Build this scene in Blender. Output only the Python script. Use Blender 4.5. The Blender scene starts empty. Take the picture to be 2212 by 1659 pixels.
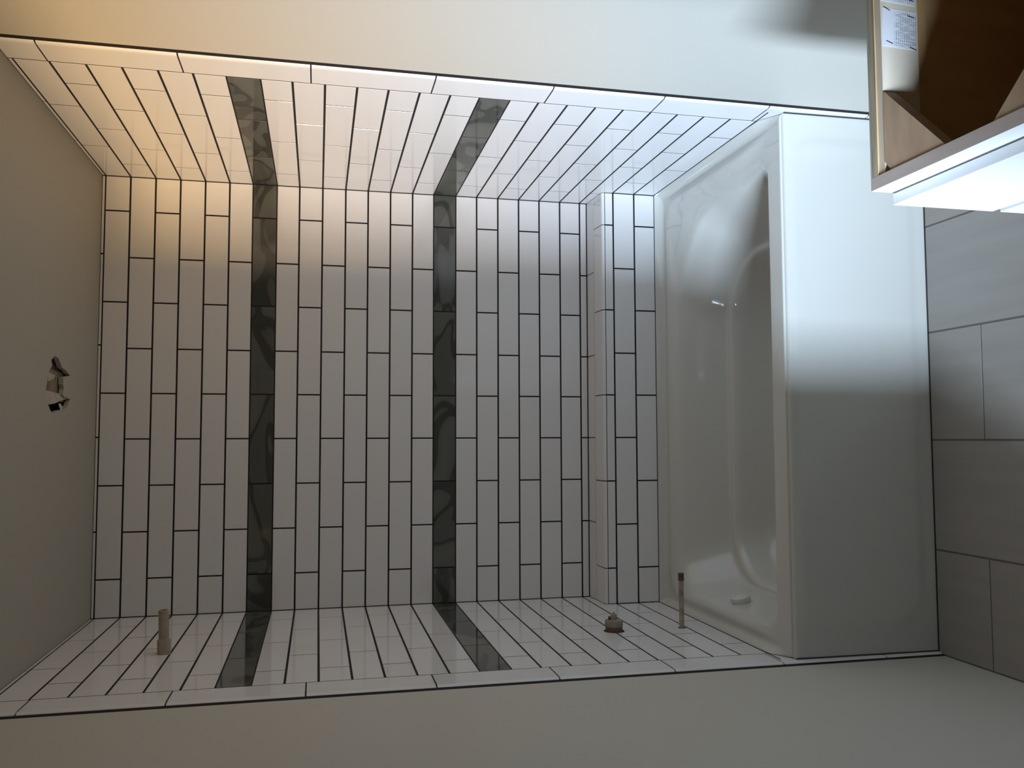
import bpy, bmesh, math, random
from mathutils import Vector, Matrix
random.seed(7)
sc = bpy.context.scene
C = sc.collection

# ------------------------------------------------------------------ camera (phone held sideways: up is to the left)
cd = bpy.data.cameras.new('camera'); cam = bpy.data.objects.new('camera', cd); C.objects.link(cam)
cd.sensor_width = 36.0; cd.lens = 36.0 * 1862.088 / 2212.0
cd.clip_start = 0.02
cr = Vector((-0.0032586, -0.2193934, -0.9756310))
cu = Vector((0.9979646, -0.0628497, 0.0108000))
cb = Vector((-0.0636877, -0.9736100, 0.2191516))
M = Matrix((( cr.x, cu.x, cb.x, 0.59025), (cr.y, cu.y, cb.y, -3.13156), (cr.z, cu.z, cb.z, 1.68496), (0, 0, 0, 1)))
cam.matrix_world = M
sc.camera = cam

# ------------------------------------------------------------------ world, lights, exposure
w = bpy.data.worlds.new('world'); sc.world = w; w.use_nodes = True
w.node_tree.nodes['Background'].inputs[0].default_value = (1.0, 0.74, 0.32, 1)
w.node_tree.nodes['Background'].inputs[1].default_value = 0.10

def area(name, loc, target, sx, sy, power, col, spread=180):
    l = bpy.data.lights.new(name, 'AREA'); l.shape = 'RECTANGLE'; l.size = sx; l.size_y = sy
    l.energy = power; l.color = col; l.spread = math.radians(spread)
    o = bpy.data.objects.new(name, l); C.objects.link(o)
    o.location = loc
    o.rotation_euler = (Vector(target) - Vector(loc)).to_track_quat('-Z', 'Y').to_euler()
    return o
# daylight window and a warm lamp in the hall beyond the open doorway
area('hall_daylight', (-0.98, -4.03, 1.36), (1.35, -1.15, 0.78), 0.22, 0.75, 21, (0.62, 0.79, 1.0), 46)
area('hall_lamp', (-0.95, -4.0, 1.82), (1.4, -0.5, 2.15), 0.26, 0.2, 10.5, (1.0, 0.59, 0.18), 42)

sc.view_settings.view_transform = 'Standard'
sc.view_settings.look = 'None'
sc.view_settings.gamma = 1.0
sc.view_settings.use_curve_mapping = False
sc.view_settings.exposure = 0.0

# ------------------------------------------------------------------ materials
def mat(name, col, rough=0.5, coat=0.0, spec=0.5, bump=0.0, bscale=40, var=0.0, vscale=6.0, metal=0.0, randv=0.0):
    m = bpy.data.materials.new(name); m.use_nodes = True
    nt = m.node_tree; N = nt.nodes; L = nt.links
    b = N['Principled BSDF']
    b.inputs['Base Color'].default_value = (*col, 1); b.inputs['Roughness'].default_value = rough
    b.inputs['Coat Weight'].default_value = coat; b.inputs['Coat Roughness'].default_value = 0.03
    b.inputs['Specular IOR Level'].default_value = spec; b.inputs['Metallic'].default_value = metal
    tc = N.new('ShaderNodeTexCoord')
    if var > 0 or randv > 0:
        hsv = N.new('ShaderNodeHueSaturation'); hsv.inputs['Color'].default_value = (*col, 1)
        val = None
        if var > 0:
            n = N.new('ShaderNodeTexNoise'); n.inputs['Scale'].default_value = vscale; n.inputs['Detail'].default_value = 5
            L.new(tc.outputs['Object'], n.inputs['Vector'])
            mr = N.new('ShaderNodeMapRange'); mr.inputs['From Min'].default_value = 0.3; mr.inputs['From Max'].default_value = 0.7
            mr.inputs['To Min'].default_value = 1 - var; mr.inputs['To Max'].default_value = 1 + var
            L.new(n.outputs['Fac'], mr.inputs['Value']); val = mr.outputs[0]
        if randv > 0:
            oi = N.new('ShaderNodeObjectInfo')
            mr2 = N.new('ShaderNodeMapRange'); mr2.inputs['To Min'].default_value = 1 - randv; mr2.inputs['To Max'].default_value = 1 + randv
            L.new(oi.outputs['Random'], mr2.inputs['Value'])
            if val is None: val = mr2.outputs[0]
            else:
                mu = N.new('ShaderNodeMath'); mu.operation = 'MULTIPLY'
                L.new(val, mu.inputs[0]); L.new(mr2.outputs[0], mu.inputs[1]); val = mu.outputs[0]
        L.new(val, hsv.inputs['Value']); L.new(hsv.outputs[0], b.inputs['Base Color'])
    if bump > 0:
        n2 = N.new('ShaderNodeTexNoise'); n2.inputs['Scale'].default_value = bscale; n2.inputs['Detail'].default_value = 3
        L.new(tc.outputs['Object'], n2.inputs['Vector'])
        bp = N.new('ShaderNodeBump'); bp.inputs['Strength'].default_value = bump; bp.inputs['Distance'].default_value = 0.002
        L.new(n2.outputs['Fac'], bp.inputs['Height']); L.new(bp.outputs[0], b.inputs['Normal'])
    return m

WHITE = mat('white_glazed_tile', (0.80, 0.79, 0.785), rough=0.085, bump=0.06, bscale=8, randv=0.012)
GROUT = mat('dark_grout', (0.012, 0.009, 0.010), rough=0.9, bump=0.3, bscale=400)
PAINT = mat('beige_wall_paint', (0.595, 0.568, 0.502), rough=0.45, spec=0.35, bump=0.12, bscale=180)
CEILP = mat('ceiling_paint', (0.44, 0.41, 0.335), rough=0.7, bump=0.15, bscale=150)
TUB = mat('white_tub_enamel', (0.66, 0.65, 0.60), rough=0.10, coat=0.4)
TUBF = mat('white_overflow_plastic', (0.74, 0.73, 0.69), rough=0.3)
CABW = mat('white_cabinet_paint', (0.86, 0.86, 0.86), rough=0.35)
CAULK = mat('dark_caulk', (0.03, 0.026, 0.024), rough=0.8)
GFLOOR = mat('floor_grout', (0.165, 0.155, 0.148), rough=0.9, bump=0.3, bscale=300)
DRY = mat('torn_drywall_paper', (0.46, 0.41, 0.33), rough=0.9, var=0.12, vscale=30)
DARKC = mat('attic_cavity', (0.16, 0.12, 0.08), rough=1.0, var=0.3, vscale=12)
COPPER = mat('grimy_pipe', (0.36, 0.31, 0.24), rough=0.55, var=0.35, vscale=45)
PIPEB = mat('beige_plastic_pipe', (0.40, 0.33, 0.24), rough=0.5, var=0.12, vscale=40)
CAPM = mat('dark_copper_cap', (0.10, 0.055, 0.035), rough=0.5, var=0.3, vscale=90)
VALV = mat('tarnished_brass_valve', (0.30, 0.26, 0.20), rough=0.5, var=0.25, vscale=60)
VRUST = mat('brown_valve_ring', (0.17, 0.10, 0.06), rough=0.7, var=0.3, vscale=80)
HOLEM = mat('dark_hole', (0.02, 0.014, 0.011), rough=1.0)
STAPLE = mat('steel_staple', (0.22, 0.22, 0.26), rough=0.35, metal=0.8)

def gray_tile():
    m = bpy.data.materials.new('dark_grey_marble_tile'); m.use_nodes = True
    nt = m.node_tree; N = nt.nodes; L = nt.links; b = N['Principled BSDF']
    b.inputs['Roughness'].default_value = 0.06; b.inputs['Specular IOR Level'].default_value = 0.55
    tc = N.new('ShaderNodeTexCoord'); oi = N.new('ShaderNodeObjectInfo')
    mu = N.new('ShaderNodeMath'); mu.operation = 'MULTIPLY'; mu.inputs[1].default_value = 57.0
    L.new(oi.outputs['Random'], mu.inputs[0])
    add = N.new('ShaderNodeVectorMath'); add.operation = 'ADD'
    L.new(tc.outputs['Object'], add.inputs[0]); L.new(mu.outputs[0], add.inputs[1])
    n1 = N.new('ShaderNodeTexNoise'); n1.inputs['Scale'].default_value = 6.0; n1.inputs['Detail'].default_value = 1.0
    n1.inputs['Distortion'].default_value = 1.1
    mpg = N.new('ShaderNodeMapping'); mpg.inputs['Scale'].default_value = (0.55, 1.0, 1.0); L.new(add.outputs[0], mpg.inputs['Vector'])
    L.new(mpg.outputs[0], n1.inputs['Vector'])
    r = N.new('ShaderNodeValToRGB'); e = r.color_ramp.elements
    e[0].position = 0.0; e[0].color = (0.085, 0.088, 0.076, 1)
    e[1].position = 1.0; e[1].color = (0.150, 0.153, 0.136, 1)
    for p, c in ((0.40, (0.095, 0.098, 0.086)), (0.412, (0.050, 0.052, 0.046)), (0.485, (0.058, 0.060, 0.053)), (0.497, (0.108, 0.111, 0.098)), (0.60, (0.125, 0.128, 0.113))):
        x = e.new(p); x.color = (*c, 1)
    L.new(n1.outputs['Fac'], r.inputs['Fac']); L.new(r.outputs[0], b.inputs['Base Color'])
    n2 = N.new('ShaderNodeTexNoise'); n2.inputs['Scale'].default_value = 5.0; n2.inputs['Detail'].default_value = 1.0; n2.inputs['Distortion'].default_value = 0.8
    L.new(add.outputs[0], n2.inputs['Vector'])
    bp = N.new('ShaderNodeBump'); bp.inputs['Strength'].default_value = 0.10; bp.inputs['Distance'].default_value = 0.002
    L.new(n2.outputs['Fac'], bp.inputs['Height']); L.new(bp.outputs[0], b.inputs['Normal'])
    return m
GRAY = gray_tile()

def wood(name, c1, c2, scale=(1, 1, 1), rough=0.6, wscale=14):
    m = bpy.data.materials.new(name); m.use_nodes = True
    nt = m.node_tree; N = nt.nodes; L = nt.links; b = N['Principled BSDF']; b.inputs['Roughness'].default_value = rough
    tc = N.new('ShaderNodeTexCoord'); mp = N.new('ShaderNodeMapping'); mp.inputs['Scale'].default_value = scale
    L.new(tc.outputs['Object'], mp.inputs['Vector'])
    n = N.new('ShaderNodeTexNoise'); n.inputs['Scale'].default_value = wscale; n.inputs['Detail'].default_value = 6; n.inputs['Distortion'].default_value = 0.4
    L.new(mp.outputs[0], n.inputs['Vector'])
    r = N.new('ShaderNodeValToRGB'); r.color_ramp.elements[0].position = 0.32; r.color_ramp.elements[1].position = 0.68
    r.color_ramp.elements[0].color = (*c1, 1); r.color_ramp.elements[1].color = (*c2, 1)
    L.new(n.outputs['Fac'], r.inputs['Fac']); L.new(r.outputs[0], b.inputs['Base Color'])
    return m
FLOORT = wood('linen_floor_tile', (0.355, 0.33, 0.30), (0.395, 0.365, 0.335), (9, 0.8, 1), 0.5, 3.0)
PLYIN = wood('birch_plywood', (0.66, 0.39, 0.17), (0.76, 0.49, 0.24), (3, 3, 0.6), 0.6, 6)
PLYED = wood('plywood_edge', (0.30, 0.25, 0.18), (0.66, 0.58, 0.44), (1.2, 55, 1.2), 0.8, 5)
BRACE = wood('brace_board', (0.55, 0.37, 0.235), (0.68, 0.48, 0.32), (2, 8, 2), 0.6, 6)
CLEAT = wood('pale_cleat_wood', (0.82, 0.70, 0.54), (0.88, 0.77, 0.62), (2, 2, 9), 0.5, 6)
RAILW = wood('raw_rail_wood', (0.60, 0.49, 0.43), (0.70, 0.59, 0.53), (9, 1, 1), 0.6, 8)

def paper():
    m = bpy.data.materials.new('printed_label_paper'); m.use_nodes = True
    nt = m.node_tree; N = nt.nodes; L = nt.links; b = N['Principled BSDF']; b.inputs['Roughness'].default_value = 0.8
    tc = N.new('ShaderNodeTexCoord'); sp = N.new('ShaderNodeSeparateXYZ'); L.new(tc.outputs['Object'], sp.inputs[0])
    wv = N.new('ShaderNodeMath'); wv.operation = 'MULTIPLY'; wv.inputs[1].default_value = 2 * math.pi / 0.0036
    L.new(sp.outputs['Z'], wv.inputs[0])
    sn = N.new('ShaderNodeMath'); sn.operation = 'SINE'; L.new(wv.outputs[0], sn.inputs[0])
    gt = N.new('ShaderNodeMath'); gt.operation = 'GREATER_THAN'; gt.inputs[1].default_value = 0.1; L.new(sn.outputs[0], gt.inputs[0])
    mp = N.new('ShaderNodeMapping'); mp.inputs['Scale'].default_value = (420, 1, 60); L.new(tc.outputs['Object'], mp.inputs['Vector'])
    n = N.new('ShaderNodeTexNoise'); n.inputs['Scale'].default_value = 1.0; L.new(mp.outputs[0], n.inputs['Vector'])
    g2 = N.new('ShaderNodeMath'); g2.operation = 'GREATER_THAN'; g2.inputs[1].default_value = 0.47; L.new(n.outputs['Fac'], g2.inputs[0])
    lo = N.new('ShaderNodeMath'); lo.operation = 'LESS_THAN'; lo.inputs[1].default_value = 0.008; L.new(sp.outputs['Z'], lo.inputs[0])
    lx = N.new('ShaderNodeMath'); lx.operation = 'ABSOLUTE'; L.new(sp.outputs['X'], lx.inputs[0])
    l2 = N.new('ShaderNodeMath'); l2.operation = 'LESS_THAN'; l2.inputs[1].default_value = 0.027; L.new(lx.outputs[0], l2.inputs[0])
    cur = gt.outputs[0]
    for o in (g2, lo, l2):
        k = N.new('ShaderNodeMath'); k.operation = 'MULTIPLY'; L.new(cur, k.inputs[0]); L.new(o.outputs[0], k.inputs[1]); cur = k.outputs[0]
    mx = N.new('ShaderNodeMix'); mx.data_type = 'RGBA'; L.new(cur, mx.inputs[0])
    mx.inputs[6].default_value = (0.90, 0.90, 0.92, 1); mx.inputs[7].default_value = (0.40, 0.41, 0.47, 1)
    L.new(mx.outputs[2], b.inputs['Base Color'])
    return m
PAPER = paper()

# ------------------------------------------------------------------ helpers
def link_mesh(name, me, parent=None, loc=(0, 0, 0)):
    o = bpy.data.objects.new(name, me); C.objects.link(o); o.location = loc
    if parent: o.parent = parent
    return o
def mesh_from(name, vs, fs, m, smooth=False, mats=None, fm=None):
    me = bpy.data.meshes.new(name); me.from_pydata([tuple(v) for v in vs], [], fs)
    for x in (mats or [m]): me.materials.append(x)
    bm = bmesh.new(); bm.from_mesh(me); bmesh.ops.recalc_face_normals(bm, faces=bm.faces[:]); bm.to_mesh(me); bm.free()
    if fm:
        for p, i in zip(me.polygons, fm): p.material_index = i
    if smooth:
        for p in me.polygons: p.use_smooth = True
    me.update(); return me
def box_vf(x0, x1, y0, y1, z0, z1):
    vs = [(x, y, z) for x in (x0, x1) for y in (y0, y1) for z in (z0, z1)]
    fs = [(0, 1, 3, 2), (4, 6, 7, 5), (0, 4, 5, 1), (2, 3, 7, 6), (0, 2, 6, 4), (1, 5, 7, 3)]
    return vs, fs
def box(name, x0, x1, y0, y1, z0, z1, m, parent=None, bev=0.0, origin=True):
    c = Vector(((x0 + x1) / 2, (y0 + y1) / 2, (z0 + z1) / 2)) if origin else Vector((0, 0, 0))
    bm = bmesh.new(); vs, fs = box_vf(x0 - c.x, x1 - c.x, y0 - c.y, y1 - c.y, z0 - c.z, z1 - c.z)
    V = [bm.verts.new(v) for v in vs]
    for f in fs: bm.faces.new([V[i] for i in f])
    bmesh.ops.recalc_face_normals(bm, faces=bm.faces[:])
    if bev > 0: bmesh.ops.bevel(bm, geom=bm.edges[:], offset=bev, segments=2, affect='EDGES', profile=0.5)
    me = bpy.data.meshes.new(name); bm.to_mesh(me); bm.free(); me.materials.append(m)
    return link_mesh(name, me, parent, c)
def boxes(name, lst, m, parent=None):
    V = []; F = []
    for b in lst:
        vs, fs = box_vf(*b); n = len(V); V += vs; F += [tuple(i + n for i in f) for f in fs]
    return link_mesh(name, mesh_from(name, V, F, m), parent)
def prism(name, prof, axis, a0, a1, m, parent=None, smooth_n=0, fm=None, mats=None):
    """prof: 2D polygon in the other two axes (in xyz order), extruded along axis from a0 to a1"""
    def p3(p, a):
        if axis == 'x': return (a, p[0], p[1])
        if axis == 'y': return (p[0], a, p[1])
        return (p[0], p[1], a)
    n = len(prof); cen = [sum(p[i] for p in prof) / n for i in (0, 1)]
    c = Vector(p3(cen, (a0 + a1) / 2))
    vs = [Vector(p3(p, a0)) - c for p in prof] + [Vector(p3(p, a1)) - c for p in prof]
    fs = [(i, (i + 1) % n, n + (i + 1) % n, n + i) for i in range(n)] + [tuple(range(n)), tuple(range(n, 2 * n))]
    o = link_mesh(name, mesh_from(name, vs, fs, m, mats=mats, fm=fm), parent, c)
    return o
def tagthing(o, label, cat, group=None):
    o['label'] = label; o['category'] = cat
    if group: o['group'] = group
    return o
def empty(name, loc, label, cat):
    o = bpy.data.objects.new(name, None); C.objects.link(o); o.location = loc; o.empty_display_size = 0.1
    return tagthing(o, label, cat)
def adopt(child, parent):
    child.parent = parent
    child.matrix_parent_inverse = Matrix.Translation(-Vector(parent.location))
def structure(o): o['kind'] = 'structure'; return o
def boolean(o, cutter):
    md = o.modifiers.new('cut', 'BOOLEAN'); md.object = cutter; md.operation = 'DIFFERENCE'; md.solver = 'EXACT'
    bpy.context.view_layer.update()
    dg = bpy.context.evaluated_depsgraph_get()
    me = bpy.data.meshes.new_from_object(o.evaluated_get(dg)); o.modifiers.clear(); o.data = me
def lathe(name, prof, axis_dir, base, m, parent=None, seg=40, mats=None, mi=None):
    """prof: list (dist along axis, radius)"""
    ax = Vector(axis_dir).normalized(); q = Vector((0, 0, 1)).rotation_difference(ax)
    vs = []; fs = []; fm = []
    for h, r in prof:
        for i in range(seg):
            a = 2 * math.pi * i / seg; vs.append(q @ Vector((r * math.cos(a), r * math.sin(a), h)))
    for j in range(len(prof) - 1):
        for i in range(seg):
            k = (i + 1) % seg; fs.append((j * seg + i, j * seg + k, (j + 1) * seg + k, (j + 1) * seg + i))
    fs.append(tuple(range(seg))); fs.append(tuple(range((len(prof) - 1) * seg, len(prof) * seg)))
    me = mesh_from(name, vs, fs, m)
    for p in me.polygons: p.use_smooth = len(p.vertices) == 4
    o = link_mesh(name, me, parent, base)
    es = o.modifiers.new('e', 'EDGE_SPLIT'); es.split_angle = math.radians(35)
    return o

# ------------------------------------------------------------------ tile pieces
ZK = [2.4026, 2.322, 2.2407, 2.1597, 2.0777, 1.9964, 1.9171, 1.8361, 1.7574, 1.6765, 1.5952, 1.5149, 1.4339, 1.3532, 1.2744, 1.193, 1.1136, 1.0327, 0.9524, 0.8724, 0.791, 0.7119, 0.6324, 0.5508, 0.4718]
W = 1.495; G = 0.0029; T = 0.0085; CH = 0.0006
CEIL = 2.413
cache = {}
def tile_mesh(a, b, m):
    key = (round(a, 4), round(b, 4), m.name)
    if key in cache: return cache[key]
    x, y = a / 2, b / 2
    vs = [(sx * x, sy * y, -T) for sx, sy in ((-1, -1), (1, -1), (1, 1), (-1, 1))]
    vs += [(sx * x, sy * y, -CH) for sx, sy in ((-1, -1), (1, -1), (1, 1), (-1, 1))]
    k = CH * 0.35
    vs += [(sx * (x - k), sy * (y - k), -k) for sx, sy in ((-1, -1), (1, -1), (1, 1), (-1, 1))]
    vs += [(sx * (x - CH), sy * (y - CH), 0) for sx, sy in ((-1, -1), (1, -1), (1, 1), (-1, 1))]
    fs = [(3, 2, 1, 0), (12, 13, 14, 15)]
    for l in range(3):
        for i in range(4):
            j = (i + 1) % 4; fs.append((l * 4 + i, l * 4 + j, l * 4 + 4 + j, l * 4 + 4 + i))
    me = mesh_from('tile', vs, fs, m); cache[key] = me; return me
ROT = {'back': Matrix(((1, 0, 0), (0, 0, -1), (0, 1, 0))),     # local x->X, y->Z, z->-Y
       'left': Matrix(((0, 0, 1), (1, 0, 0), (0, 1, 0))),      # local x->Y, y->Z, z->+X
       'right': Matrix(((0, 0, -1), (-1, 0, 0), (0, 1, 0))),
       'floor': Matrix(((1, 0, 0), (0, 1, 0), (0, 0, 1)))}
def tile(side, a0, a1, b0, b1, plane, m, parent, wob=0.0012, name='tile'):
    a, b = a1 - a0, b1 - b0
    if a < 0.004 or b < 0.004: return None
    me = tile_mesh(a, b, m)
    ca, cb_ = (a0 + a1) / 2, (b0 + b1) / 2
    loc = {'back': (ca, plane, cb_), 'left': (plane, ca, cb_), 'right': (plane, ca, cb_), 'floor': (ca, cb_, plane)}[side]
    o = link_mesh(name, me, parent)
    R = ROT[side] @ Matrix.Rotation(random.uniform(-wob, wob), 3, 'X') @ Matrix.Rotation(random.uniform(-wob, wob) * 0.5, 3, 'Y')
    o.matrix_local = Matrix.Translation(loc) @ R.to_4x4()
    return o
def course(side, joints, lo, hi, z0, z1, plane, m, parent, gh=0.0025):
    js = sorted([j for j in joints if lo + 0.004 < j < hi - 0.004])
    edges = [lo] + js + [hi]; out = []
    for i in range(len(edges) - 1):
        a0 = edges[i] + (gh if i > 0 else 0); a1 = edges[i + 1] - (gh if i < len(edges) - 2 else 0)
        out.append(tile(side, a0, a1, z0, z1, plane, m, parent))
    return out

# ------------------------------------------------------------------ setting: walls, floor, ceiling
YF = -3.60; YT = -1.0405; PX = 0.007
# ceiling with torn hole
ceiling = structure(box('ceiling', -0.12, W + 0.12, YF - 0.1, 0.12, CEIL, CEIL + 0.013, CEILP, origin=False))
HOLE = [(0.8287, -0.4796), (0.8267, -0.4438), (0.8143, -0.4244), (0.8017, -0.4046), (0.7975, -0.3665), (0.7845, -0.3198), (0.7741, -0.3893), (0.7542, -0.3904), (0.7423, -0.3797), (0.7246, -0.3904), (0.7174, -0.3708), (0.7138, -0.3123), (0.6916, -0.3362), (0.6846, -0.3547), (0.6758, -0.4282), (0.6667, -0.4688), (0.6725, -0.5039), (0.6863, -0.5222), (0.7056, -0.5463), (0.7323, -0.5518), (0.7533, -0.5402), (0.7737, -0.5395), (0.7832, -0.5265), (0.8008, -0.4999), (0.8135, -0.5126)]
cut = prism('cutter', HOLE, 'z', CEIL - 0.05, CEIL + 0.06, PAINT)
boolean(ceiling, cut); bpy.data.objects.remove(cut)
boxes('cavity_box', [(0.55, 0.95, -0.68, -0.20, CEIL + 0.05, CEIL + 0.06), (0.55, 0.56, -0.68, -0.20, CEIL + 0.013, CEIL + 0.05), (0.94, 0.95, -0.68, -0.20, CEIL + 0.013, CEIL + 0.05),
      (0.55, 0.95, -0.69, -0.68, CEIL + 0.013, CEIL + 0.06), (0.55, 0.95, -0.20, -0.19, CEIL + 0.013, CEIL + 0.06)], DARKC, ceiling)
def flap(pts, z, tilt, m=DRY, lab=None):
    n = len(pts); cx = sum(p[0] for p in pts) / n; cy = sum(p[1] for p in pts) / n
    vs = []
    for dz in (0, 0.0012):
        for x, y in pts: vs.append((x - cx, y - cy, dz + tilt[0] * (x - cx) + tilt[1] * (y - cy) + 0.10 * (x - cx) ** 2))
    fs = [tuple(range(n)), tuple(range(n, 2 * n))] + [(i, (i + 1) % n, n + (i + 1) % n, n + i) for i in range(n)]
    o = link_mesh('torn_flap', mesh_from('torn_flap', vs, fs, m), ceiling, (cx, cy, z))
    if lab: o['label'] = lab
    return o
flap([(0.774, -0.5262), (0.7811, -0.5082), (0.7765, -0.4291), (0.7646, -0.4605), (0.7536, -0.5223)], 2.419, (0.05, 0.06))
flap([(0.7298, -0.5199), (0.7298, -0.4744), (0.7248, -0.3784), (0.7155, -0.3131), (0.709, -0.3761), (0.6962, -0.4476), (0.6905, -0.5018), (0.7064, -0.5286)], 2.420, (0.20, -0.04))
flap([(0.6954, -0.4237), (0.6986, -0.3875), (0.692, -0.3744), (0.6869, -0.349), (0.678, -0.4096)], 2.417, (0.2, 0.1))
flap([(0.800, -0.50), (0.812, -0.46), (0.800, -0.42), (0.790, -0.43), (0.792, -0.48)], 2.432, (0.3, 0.1), VRUST, 'brown torn paper deep in the hole')
BOARD = mat('brown_backing_board', (0.25, 0.195, 0.135), rough=0.9, var=0.25, vscale=25)
box('backing_board', 0.704, 0.792, -0.60, -0.25, CEIL + 0.016, CEIL + 0.030, BOARD, ceiling)
box('joist', 0.792, 0.832, -0.67, -0.21, CEIL + 0.022, CEIL + 0.049, BOARD, ceiling)

# floor
floor = structure(box('floor', -0.12, W + 0.12, YF - 0.1, 0.12, -0.12, -0.0010, GFLOOR, origin=False))
fx = [-0.0035, 0.2790, 0.5835, 0.8870, 1.1900, 1.4985]
for i in range(5):
    ph = -1.218 if i in (0, 2, 4) else -1.523
    ys = [YF + 0.002] + sorted([ph - 0.6096 * k for k in range(5) if YF < ph - 0.6096 * k < -1.0]) + [-1.0225]
    for j in range(len(ys) - 1):
        tile('floor', fx[i] + (0.0026 if i else 0), fx[i + 1] - (0.0026 if i < 4 else 0), ys[j] + 0.0020, ys[j + 1] - (0.0020 if j < len(ys) - 2 else 0), 0.0, FLOORT, floor, wob=0.0004)

# back wall
wall_back = structure(box('wall_back', -0.12, W + 0.12, 0.0086, 0.12, 0, CEIL, PAINT, origin=False))
box('grout_bed', 0.0, W, 0.0006, 0.0085, 0.40, CEIL, GROUT, wall_back)
A = [1.3745, 1.0600, 0.7490, 0.4380, 0.1270]; B = [1.2140, 0.9020, 0.5945, 0.2825]
E0, E1 = 0.0022, W - 0.0022
for k in range(21):
    m = GRAY if k in (6, 14) else WHITE
    g = 0.0014 if k in (6, 14) else G
    course('back', A if k % 2 == 0 else B, E0, E1, ZK[k + 1] + g, ZK[k] - g, 0.0, m, wall_back)
course('back', B, E0, E1, 0.6865, ZK[21] - G, 0.0, WHITE, wall_back)
course('back', [1.224, 0.912, 0.600, 0.285], E0, E1, ZK[0] + 0.0016, CEIL - 0.0016, 0.0, WHITE, wall_back)
# ledge at tub height: substrate, two rows on top (front one rounded), three rows on its face
YL = -0.16
boxes('ledge_core', [(0.0005, W - 0.0005, YL + 0.0006, 0.0004, 0.40, 0.6645), (0.0005, W - 0.0005, YL + 0.0105, 0.0004, 0.6645, 0.6755)], GROUT, wall_back)
def ledge_row(y0, y1, joints, rounded):
    js = [E0] + sorted(joints) + [E1]
    zt = lambda y: 0.6838 + (y / 0.16) * 0.0070
    for i in range(len(js) - 1):
        a0 = js[i] + (0.0016 if i else 0); a1 = js[i + 1] - (0.0016 if i < len(js) - 2 else 0)
        if not rounded:
            c = 0.0008
            prof = [(y1, zt(y1) - 0.007), (y1, zt(y1) - c), (y1 - c, zt(y1)), (y0 + c, zt(y0)), (y0, zt(y0) - c), (y0, zt(y0) - 0.007)]
        else:
            r = 0.0078; zc = zt(y0) - r
            arc = [(y0 + r - r * math.sin(t), zc + r * math.cos(t)) for t in [math.pi / 2 * s / 7 for s in range(8)]]
            prof = [(y1, zt(y1) - 0.007), (y1, zt(y1) - 0.0008), (y1 - 0.0008, zt(y1))] + arc + [(y0, zc - 0.0030), (y0 + 0.002, zc - 0.0030), (y0 + 0.009, zt(y0) - 0.0075)]
        o = prism('tile', prof, 'x', a0, a1, WHITE, wall_back)
ledge_row(-0.0705, -0.0025, B, False)
ledge_row(YL, -0.0740, A, True)
for k, (z0, z1) in enumerate([(ZK[22] + G, 0.6635), (ZK[23] + G, ZK[22] - G), (ZK[24] + 0.0015, ZK[23] - G)]):
    course('back', A if k % 2 == 0 else B, E0, E1, z0, z1, YL, WHITE, wall_back)

# side walls
def side_wall(side):
    s = -1 if side == 'left' else 1
    X = lambda d: (-d if side == 'left' else W + d)          # d: distance into the wall
    def bx(d0, d1, y0, y1, z0, z1):
        a, b = sorted((X(d0), X(d1))); return (a, b, y0, y1, z0, z1)
    if side == 'left':
        L_ = [bx(PX, 0.12, -2.39, YT, 0, CEIL), bx(PX, 0.12, YF, -3.25, 0, CEIL), bx(PX, 0.12, -3.25, -2.39, 2.03, CEIL), bx(0.0125, 0.12, YT, 0, 0, CEIL)]
    else:
        L_ = [bx(PX, 0.12, YF, YT, 0, CEIL), bx(0.0125, 0.12, YT, 0, 0, CEIL)]
    wl = structure(boxes('wall_' + side, L_, PAINT))
    bed = boxes('grout_bed', [bx(0.0006, 0.0125, -1.0120, 0.001, 0.0, CEIL)], GROUT, wl)
    prism('edge_grout', [(X(0.0125), -1.0120), (X(0.0030), -1.0120), (X(0.0042), -1.0330), (X(0.0064), -1.0450), (X(0.0078), -1.0450), (X(0.0125), -1.0400)], 'z', 0.0, CEIL, GROUT, wl)
    tiles = []
    for k in range(24):
        m = GRAY if k in (6, 14) else WHITE; g = 0.0014 if k in (6, 14) else G
        dz = 0.020 * k / 22 if side == 'right' else -0.004 * k / 22
        if side == 'right': js = [-0.642 + dz, -0.312 + dz] if k % 2 == 0 else [-0.802 + dz, -0.474 + dz, -0.143 + dz * 0.5]
        else: js = [-0.648 + dz, -0.320 + dz] if k % 2 == 0 else [-0.800 + dz, -0.482 + dz, -0.152]
        hi = -0.0022 if k < 22 else YL - 0.0022
        z0 = ZK[k + 1] + (g if k < 23 else 0.0015)
        if k == 21:
            tiles += course(side, js, -0.9278, hi, 0.687, ZK[k] - g, X(0), m, wl)[-1:] if False else []
        tiles += course(side, js, -0.9278, hi, z0, ZK[k] - g, X(0), m, wl)
    course(side, [-0.66, -0.35], -0.9278, -0.0022, ZK[0] + 0.0016, CEIL - 0.0016, X(0), WHITE, wl)
    # rounded edge tiles
    q0 = 2.324 if side == 'right' else 2.3188
    zs = [CEIL - 0.0016] + [q0 - 0.3064 * k for k in range(8)] + [0.0005]
    arc = []
    for t in [math.pi / 2 * j / 9 for j in range(10)]:
        arc.append((X(0.0062 * (1 - math.cos(t))), -1.0194 - 0.0150 * math.sin(t)))
    prof = [(X(T), -0.9326), (X(0.0005), -0.9326), (X(0), -0.9331)] + arc + [(X(T), -1.0344)]
    for i in range(len(zs) - 1):
        prism('bullnose_tile', prof, 'z', zs[i + 1] + (0.0018 if i < len(zs) - 2 else 0), zs[i] - (0.0018 if i else 0), WHITE, wl)
    return wl, tiles, bed
wall_left, ltiles, lbed = side_wall('left')
wall_right, rtiles, rbed = side_wall('right')
wall_front = structure(box('wall_front', -0.12, W + 0.12, YF - 0.1, YF, 0, CEIL, PAINT, origin=False))

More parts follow.
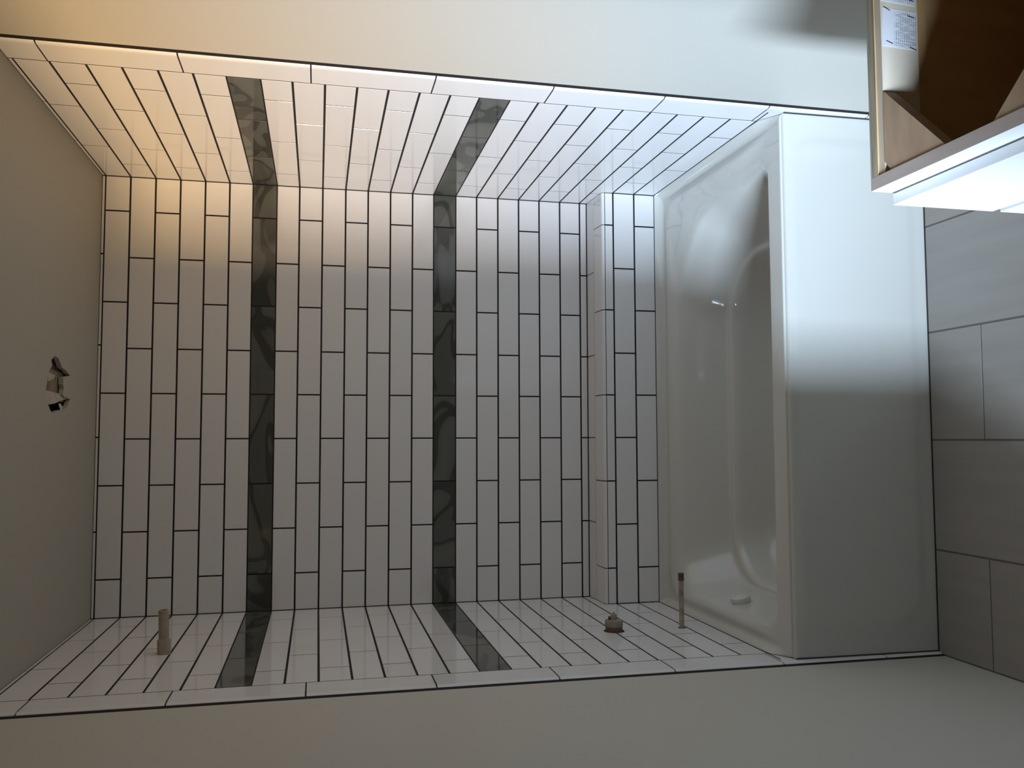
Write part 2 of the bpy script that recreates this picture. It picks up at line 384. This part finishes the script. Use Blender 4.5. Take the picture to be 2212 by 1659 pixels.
# round holes cut through the left wall tiles for the plumbing
def drill(y, z, r, bed=True):
    prof = [(y + r * math.cos(2 * math.pi * i / 32), z + r * math.sin(2 * math.pi * i / 32)) for i in range(32)]
    cut = prism('cutter', prof, 'x', -0.010, 0.02, HOLEM)
    for o in ltiles:
        if o is None: continue
        bb = [o.matrix_local @ Vector(c) for c in o.bound_box]
        y0, y1 = min(v.y for v in bb), max(v.y for v in bb); z0, z1 = min(v.z for v in bb), max(v.z for v in bb)
        if y0 < y + r and y1 > y - r and z0 < z + r and z1 > z - r: boolean(o, cut)
    boolean(lbed, cut); bpy.data.objects.remove(cut)
SH = (-0.548, 2.094); VA = (-0.570, 0.789); SP = (-0.578, 0.569)
drill(SH[0], SH[1], 0.0215); drill(VA[0], VA[1], 0.0315); drill(SP[0], SP[1], 0.0125)

# ------------------------------------------------------------------ bathtub
tub = empty('bathtub', (W / 2, -0.58, 0.0), 'white built-in bathtub with a deep basin and smooth apron, set in the tiled alcove', 'bathtub')
X0, X1 = 0.0015, W - 0.0015
# x0, x1, y_front, y_back, r, z, z_front
K = [(X0, X1, -1.000, -0.1615, 0.004, 0.4712, 0.4335, -.93, -.985, 1),
     (X0 + .004, X1 - .004, -0.9995, -0.1655, 0.006, 0.4560, 0.4370, -.93, -.985, 1),
     (X0 + .012, X1 - .012, -0.9970, -0.1740, 0.012, 0.4440, 0.4388, -.93, -.985, 1),
     (X0 + .022, X1 - .022, -0.9900, -0.1860, 0.040, 0.4400, 0.4390, -.90, -.97, 1),
     (X0 + .030, X1 - .032, -0.9800, -0.1960, 0.070, 0.4430, 0.4390, -.85, -.96, 1),
     (X0 + .040, X1 - .048, -0.9680, -0.2130, 0.090, 0.4465, 0.4390, -.80, -.95, 1),
     (X0 + .050, X1 - .064, -0.9560, -0.2300, 0.100, 0.4430, 0.4390, -.75, -.94, 1.1),
     (X0 + .056, X1 - .078, -0.9430, -0.2420, 0.115, 0.4370, 0.4388, -.75, -.93, 1.3),
     (X0 + .060, X1 - .100, -0.9300, -0.2530, 0.130, 0.4290, 0.4375, -.75, -.93, 1.7),
     (X0 + .064, X1 - .128, -0.9235, -0.2640, 0.145, 0.4130, 0.4270, -.75, -.93, 2.1),
     (X0 + .068, X1 - .150, -0.9205, -0.2740, 0.155, 0.3880, 0.4000, -.75, -.93, 2.1),
     (X0 + .075, X1 - .190, -0.9160, -0.2880, 0.165, 0.3500, 0.3560, -.72, -.92, 1.9),
     (X0 + .086, X1 - .235, -0.9110, -0.3040, 0.175, 0.2980, 0.3000, -.72, -.92, 1.6),
     (X0 + .094, X1 - .262, -0.9070, -0.3170, 0.180, 0.2680, 0.2680, -.7, -.9, 1.4),
     (X0 + .106, X1 - .285, -0.9040, -0.3420, 0.180, 0.2610, 0.2610, -.7, -.9, 1.2),
     (X0 + .118, X1 - .305, -0.9000, -0.3540, 0.175, 0.2360, 0.2360, -.7, -.9, 1.1),
     (X0 + .130, X1 - .350, -0.8930, -0.3660, 0.165, 0.1800, 0.1800, -.7, -.9, 1),
     (X0 + .155, X1 - .400, -0.8770, -0.3850, 0.160, 0.1260, 0.1260, -.7, -.9, 1),
     (X0 + .195, X1 - .450, -0.8450, -0.4150, 0.140, 0.1020, 0.1020, -.7, -.9, 1),
     (X0 + .260, X1 - .520, -0.7900, -0.4600, 0.110, 0.0950, 0.0950, -.7, -.9, 1),
     (X0 + .450, X1 - .700, -0.6600, -0.5600, 0.040, 0.0930, 0.0930, -.7, -.9, 1)]
def cr_interp(K, sub):
    out = []
    for i in range(len(K) - 1):
        p0 = K[max(i - 1, 0)]; p1 = K[i]; p2 = K[i + 1]; p3 = K[min(i + 2, len(K) - 1)]
        for s in range(sub):
            t = s / sub
            out.append(tuple(0.5 * (2 * b + (c - a) * t + (2 * a - 5 * b + 4 * c - d) * t * t + (3 * b - a - 3 * c + d) * t ** 3) for a, b, c, d in zip(p0, p1, p2, p3)))
    out.append(K[-1]); return out
def ring(x0, x1, yf, yb, r, z, zf, ta, tb, rbk, NS=14, NC=12):
    pts = []
    rf = min(r, 0.055 + 0.5 * max(0.0, 0.38 - z)); rb = min(r * rbk, 0.30)
    corners = [(x1 - rf, yf + rf, -90, rf), (x1 - rb, yb - rb, 0, rb), (x0 + r, yb - r, 90, r), (x0 + rf, yf + rf, 180, rf)]
    for ci, (cx, cy, a0, r) in enumerate(corners):
        for i in range(NC + 1):
            a = math.radians(a0 + 90 * i / NC); pts.append((cx + r * math.cos(a), cy + r * math.sin(a)))
        nx = corners[(ci + 1) % 4]; a = math.radians(nx[2]); q = (nx[0] + nx[3] * math.cos(a), nx[1] + nx[3] * math.sin(a)); p = pts[-1]
        for i in range(1, NS): pts.append((p[0] + (q[0] - p[0]) * i / NS, p[1] + (q[1] - p[1]) * i / NS))
    out = []
    for x, y in pts:
        s = min(max((ta - y) / (ta - tb), 0), 1); s = s * s * (3 - 2 * s)
        out.append((x, y, z + (zf - z) * s))
    return out
rings = [ring(*k) for k in cr_interp(K, 4)]
n = len(rings[0]); vs = [Vector(v) for r_ in rings for v in r_]; fs = []
for j in range(len(rings) - 1):
    for i in range(n):
        fs.append((j * n + i, j * n + (i + 1) % n, (j + 1) * n + (i + 1) % n, (j + 1) * n + i))
fs.append(tuple(range((len(rings) - 1) * n, len(rings) * n)))
o = link_mesh('basin', mesh_from('basin', vs, fs, TUB, smooth=True)); adopt(o, tub)
# apron: roll-over lip then a face with a softly raised rounded panel
def sstep(a, b, t): t = min(max((t - a) / (b - a), 0), 1); return t * t * (3 - 2 * t)
NX, NZ = 150, 60
rows = [(-1.000, 0.4335), (-1.0050, 0.4325), (-1.0085, 0.4295), (-1.0098, 0.4250)]
zz = [0.4250 - (0.4250 - 0.0) * (i / NZ) for i in range(1, NZ + 1)]
vs = []; fs = []
for ri in range(len(rows) + len(zz)):
    for i in range(NX + 1):
        x = X0 + (X1 - X0) * i / NX
        if ri < len(rows): y, z = rows[ri]
        else:
            z = zz[ri - len(rows)]
            px = abs(x - W / 2) - (W / 2 - 0.125); pz = abs(z - 0.235) - (0.19 - 0.09)
            px -= 0.0; R = 0.10
            ddx = max(px + R - 0.06, 0); ddz = max(pz, 0)
            d = math.hypot(ddx, ddz) - 0.09
            y = -1.0100 - 0.0085 * (1 - z / 0.425) - 0.0035 * (1 - sstep(-0.016, 0.016, d)) * sstep(0.424, 0.405, z)
        vs.append((x, y, z))
for j in range(len(rows) + len(zz) - 1):
    for i in range(NX): fs.append((j * (NX + 1) + i, j * (NX + 1) + i + 1, (j + 1) * (NX + 1) + i + 1, (j + 1) * (NX + 1) + i))
o = link_mesh('apron', mesh_from('apron', vs, fs, TUB, smooth=True)); adopt(o, tub)
# overflow cap on the left end wall, drain in the floor
o = lathe('overflow_cap', [(-0.02, 0.024), (0.000, 0.030), (0.010, 0.0315), (0.016, 0.0300), (0.0185, 0.026), (0.0195, 0.010)], (1, 0, 0.20), (0.0735, -0.590, 0.372), TUBF); adopt(o, tub)
o['label'] = 'round white overflow cap'
o = lathe('drain', [(0.0, 0.034), (0.003, 0.034), (0.0045, 0.030), (0.002, 0.022), (0.002, 0.008)], (0, 0, 1), (0.34, -0.60, 0.0925), VALV); adopt(o, tub)
# dark sealant lines around the tub (part of the walls)
boxes('caulk_line', [(0.0, W, YL - 0.0012, YL + 0.002, 0.4708, 0.4735)], CAULK, wall_back)
boxes('caulk_line', [(-0.003, 0.0012, -1.0, YL, 0.4708, 0.4735)], CAULK, wall_left)
boxes('caulk_line', [(W - 0.0012, W + 0.003, -1.0, YL, 0.4708, 0.4735)], CAULK, wall_right)
prism('caulk_line', [(-1.0125, 0.43), (-1.0212, 0), (-1.005, 0), (-1.005, 0.43)], 'x', -0.001, 0.0030, CAULK, wall_left)
prism('caulk_line', [(-1.0125, 0.43), (-1.0212, 0), (-1.005, 0), (-1.005, 0.43)], 'x', W - 0.0030, W + 0.001, CAULK, wall_right)
boxes('caulk_line', [(0.0, W, -1.0225, -1.0188, -0.002, 0.0014)], CAULK, floor)

# ------------------------------------------------------------------ plumbing stubs on the left wall
t = empty('shower_pipe', (0, SH[0], SH[1]), 'beige capless shower pipe stub sticking out near the ceiling', 'pipe')
o = lathe('pipe', [(-0.02, 0.0138), (0.118, 0.0138), (0.1195, 0.0125), (0.1195, 0.0105), (0.105, 0.0100)], (1, 0, 0.03), (0, SH[0], SH[1]), PIPEB); adopt(o, t)
o = lathe('collar', [(-0.015, 0.0178), (0.036, 0.0178), (0.040, 0.0165), (0.041, 0.0142)], (1, 0, 0.03), (0, SH[0], SH[1]), PIPEB); adopt(o, t)
t = empty('shower_valve', (0, VA[0], VA[1]), 'tarnished round shower valve body in a drilled hole, between the two pipe stubs', 'valve')
o = lathe('valve_ring', [(-0.012, 0.0262), (0.014, 0.0262), (0.0145, 0.0250)], (1, 0, 0), (0, VA[0], VA[1]), VRUST); adopt(o, t); o['label'] = 'brown valve ring'
o = lathe('valve_body', [(0.0145, 0.0268), (0.0175, 0.0278), (0.031, 0.0278), (0.0335, 0.0262), (0.0340, 0.0120)], (1, 0, 0), (0, VA[0], VA[1]), VALV); adopt(o, t)
o = lathe('stem', [(0.034, 0.0105), (0.045, 0.0092), (0.050, 0.0085), (0.0515, 0.0045), (0.056, 0.0035)], (1, 0, 0), (0, VA[0] + 0.002, VA[1]), VALV, seg=20); adopt(o, t)
o = lathe('screw', [(0.0, 0.0035), (0.010, 0.0035), (0.011, 0.0022)], (1, 0, 0), (0.0335, VA[0] + 0.003, VA[1] + 0.014), CAPM, seg=14); adopt(o, t)
t = empty('tub_spout_pipe', (0, SP[0], SP[1]), 'thin grimy tub spout pipe stub with a dark capped tip, just above the tub rim', 'pipe')
o = lathe('pipe', [(-0.02, 0.0078), (0.148, 0.0078), (0.1485, 0.0070)], (1, 0, 0.0), (0, SP[0], SP[1]), COPPER); adopt(o, t)
o = lathe('cap', [(0.146, 0.0078), (0.1465, 0.0096), (0.152, 0.0098), (0.154, 0.0086), (0.158, 0.0092), (0.168, 0.0092), (0.1695, 0.0080)], (1, 0, 0.0), (0, SP[0], SP[1]), CAPM); adopt(o, t)
o['label'] = 'dark brown cap on the pipe tip'

# ------------------------------------------------------------------ vanity cabinet (no countertop yet)
cab = empty('vanity_cabinet', (1.23, -2.18, 0.0), 'open-topped white vanity cabinet without its countertop, raw plywood inside, beside the right wall', 'cabinet')
def cb(name, *a, m=PLYIN, bev=0.0, parent=None, label=None):
    o = box(name, *a, m, None, bev)
    adopt(o, cab) if parent is None else None
    if parent is not None:
        o.parent = parent; o.location = Vector(o.location) - Vector(parent.location)
    if label: o['label'] = label
    return o
CY0, CY1 = -2.385, -1.980; CZ = 0.858; XF = 0.9685; XW = W + PX - 0.004
def side_panel(y0, y1, outer_y):
    x0, x1 = XF + 0.020, XW
    c = Vector(((x0 + x1) / 2, (y0 + y1) / 2, 0.47))
    vs, fs = box_vf(x0 - c.x, x1 - c.x, y0 - c.y, y1 - c.y, 0.0 - c.z, CZ - c.z)
    me = mesh_from('side_panel', vs, fs, PLYIN, mats=[PLYIN, PLYED, CABW])
    for p in me.polygons:
        if p.normal.z > 0.9: p.material_index = 1
        elif abs(p.normal.y) > 0.9 and (p.normal.y > 0) == (outer_y > 0): p.material_index = 2
    o = link_mesh('side_panel', me, None, c); adopt(o, cab); return o
side_panel(CY1 - 0.018, CY1, 1); side_panel(CY0, CY0 + 0.018, -1)
cb('back_panel', XW - 0.010, XW, CY0 + 0.0185, CY1 - 0.0185, 0.09, 0.70)
cb('bottom_panel', XF + 0.021, XW - 0.011, CY0 + 0.0185, CY1 - 0.0185, 0.09, 0.105)
cb('toe_kick', XF + 0.055, XF + 0.070, CY0 + 0.0185, CY1 - 0.0185, 0.002, 0.089)
# face frame: raw top edge, white front
def frame_piece(name, y0, y1, z0, z1):
    x0, x1 = XF, XF + 0.0195
    c = Vector(((x0 + x1) / 2, (y0 + y1) / 2, (z0 + z1) / 2))
    vs, fs = box_vf(x0 - c.x, x1 - c.x, y0 - c.y, y1 - c.y, z0 - c.z, z1 - c.z)
    me = mesh_from(name, vs, fs, CABW, mats=[CABW, RAILW])
    for p in me.polygons:
        if p.normal.z > 0.9 or p.normal.x > 0.9: p.material_index = 1
    o = link_mesh(name, me, None, c); adopt(o, cab); return o
frame_piece('top_rail', CY0, CY1, 0.800, CZ)
frame_piece('bottom_rail', CY0, CY1, 0.092, 0.130)
frame_piece('stile', CY1 - 0.035, CY1, 0.1305, 0.7995); frame_piece('stile', CY0, CY0 + 0.035, 0.1305, 0.7995)
frame_piece('middle_rail', CY0 + 0.0355, CY1 - 0.0355, 0.615, 0.655)
cb('drawer_front', 0.9480, 0.9655, CY0 + 0.004, CY1 - 0.004, 0.644, 0.8235, m=CABW, bev=0.0008)
cb('door', 0.9480, 0.9655, CY0 + 0.004, CY1 - 0.004, 0.110, 0.630, m=CABW, bev=0.0008)
# spacers behind the fronts (bumpers), keep the 3 mm shadow gap
for y in (CY1 - 0.03, CY0 + 0.03):
    for z in (0.66, 0.80, 0.60, 0.14): cb('bumper', 0.9656, 0.9684, y - 0.004, y + 0.004, z - 0.004, z + 0.004, m=TUBF)
# cleat with the paper labels on the tub-side panel
YI = CY1 - 0.018
cleat = cb('cleat', 0.990, XW - 0.012, YI - 0.014, YI - 0.0002, 0.792, CZ - 0.002, m=CLEAT)
cb('cleat', 0.990, XW - 0.012, YI - 0.005, YI - 0.0002, 0.770, 0.786, m=PLYIN)
YC = YI - 0.014
def label_sheet(xc, w_, label):
    ls = box('label_sheet', xc - w_ / 2, xc + w_ / 2, YC - 0.0006, YC - 0.0001, 0.7945, 0.8545, PAPER)
    ls.rotation_euler = (0, math.radians(3.0), 0)
    adopt(ls, cab); ls['label'] = label
    return ls
l1 = label_sheet(1.214, 0.060, 'printed white paper label stapled to the cleat')
l2 = label_sheet(1.284, 0.060, 'second paper label, nearer the wall')
for ls, pts in ((l1, [(1.2425, 0.847, 18), (1.2360, 0.805, 4), (1.1905, 0.841, 12), (1.1860, 0.800, 12)]), (l2, [(1.305, 0.846, 10), (1.262, 0.803, 10)])):
    for x, z, a in pts:
        s = box('staple', -0.0006, 0.0006, -0.0009, 0.0, -0.0058, 0.0058, STAPLE, None)
        s.parent = ls; s.location = (x - ls.location.x, -0.0004, z - ls.location.z); s.rotation_euler = (0, math.radians(a + 3), 0)
# corner braces let into the top
def brace(pts):
    o = prism('corner_brace', pts, 'z', CZ - 0.022, CZ - 0.0015, BRACE); adopt(o, cab); return o
xf = XF + 0.0200
brace([(xf, YI - 0.028), (xf + 0.016, YI - 0.0145), (xf + 0.118, YI - 0.0145), (xf + 0.124, YI - 0.0165), (xf, YI - 0.142)])
YJ = CY0 + 0.018
brace([(xf, YJ + 0.012), (xf, YJ + 0.142), (xf + 0.124, YJ + 0.006), (xf + 0.118, YJ + 0.001), (xf + 0.010, YJ + 0.001)])
brace([(XW - 0.011, YI - 0.018), (XW - 0.023, YI - 0.0145), (XW - 0.130, YI - 0.0145), (XW - 0.134, YI - 0.0165), (XW - 0.011, YI - 0.142)])
brace([(XW - 0.011, YJ + 0.012), (XW - 0.011, YJ + 0.142), (XW - 0.134, YJ + 0.006), (XW - 0.130, YJ + 0.001), (XW - 0.023, YJ + 0.001)])
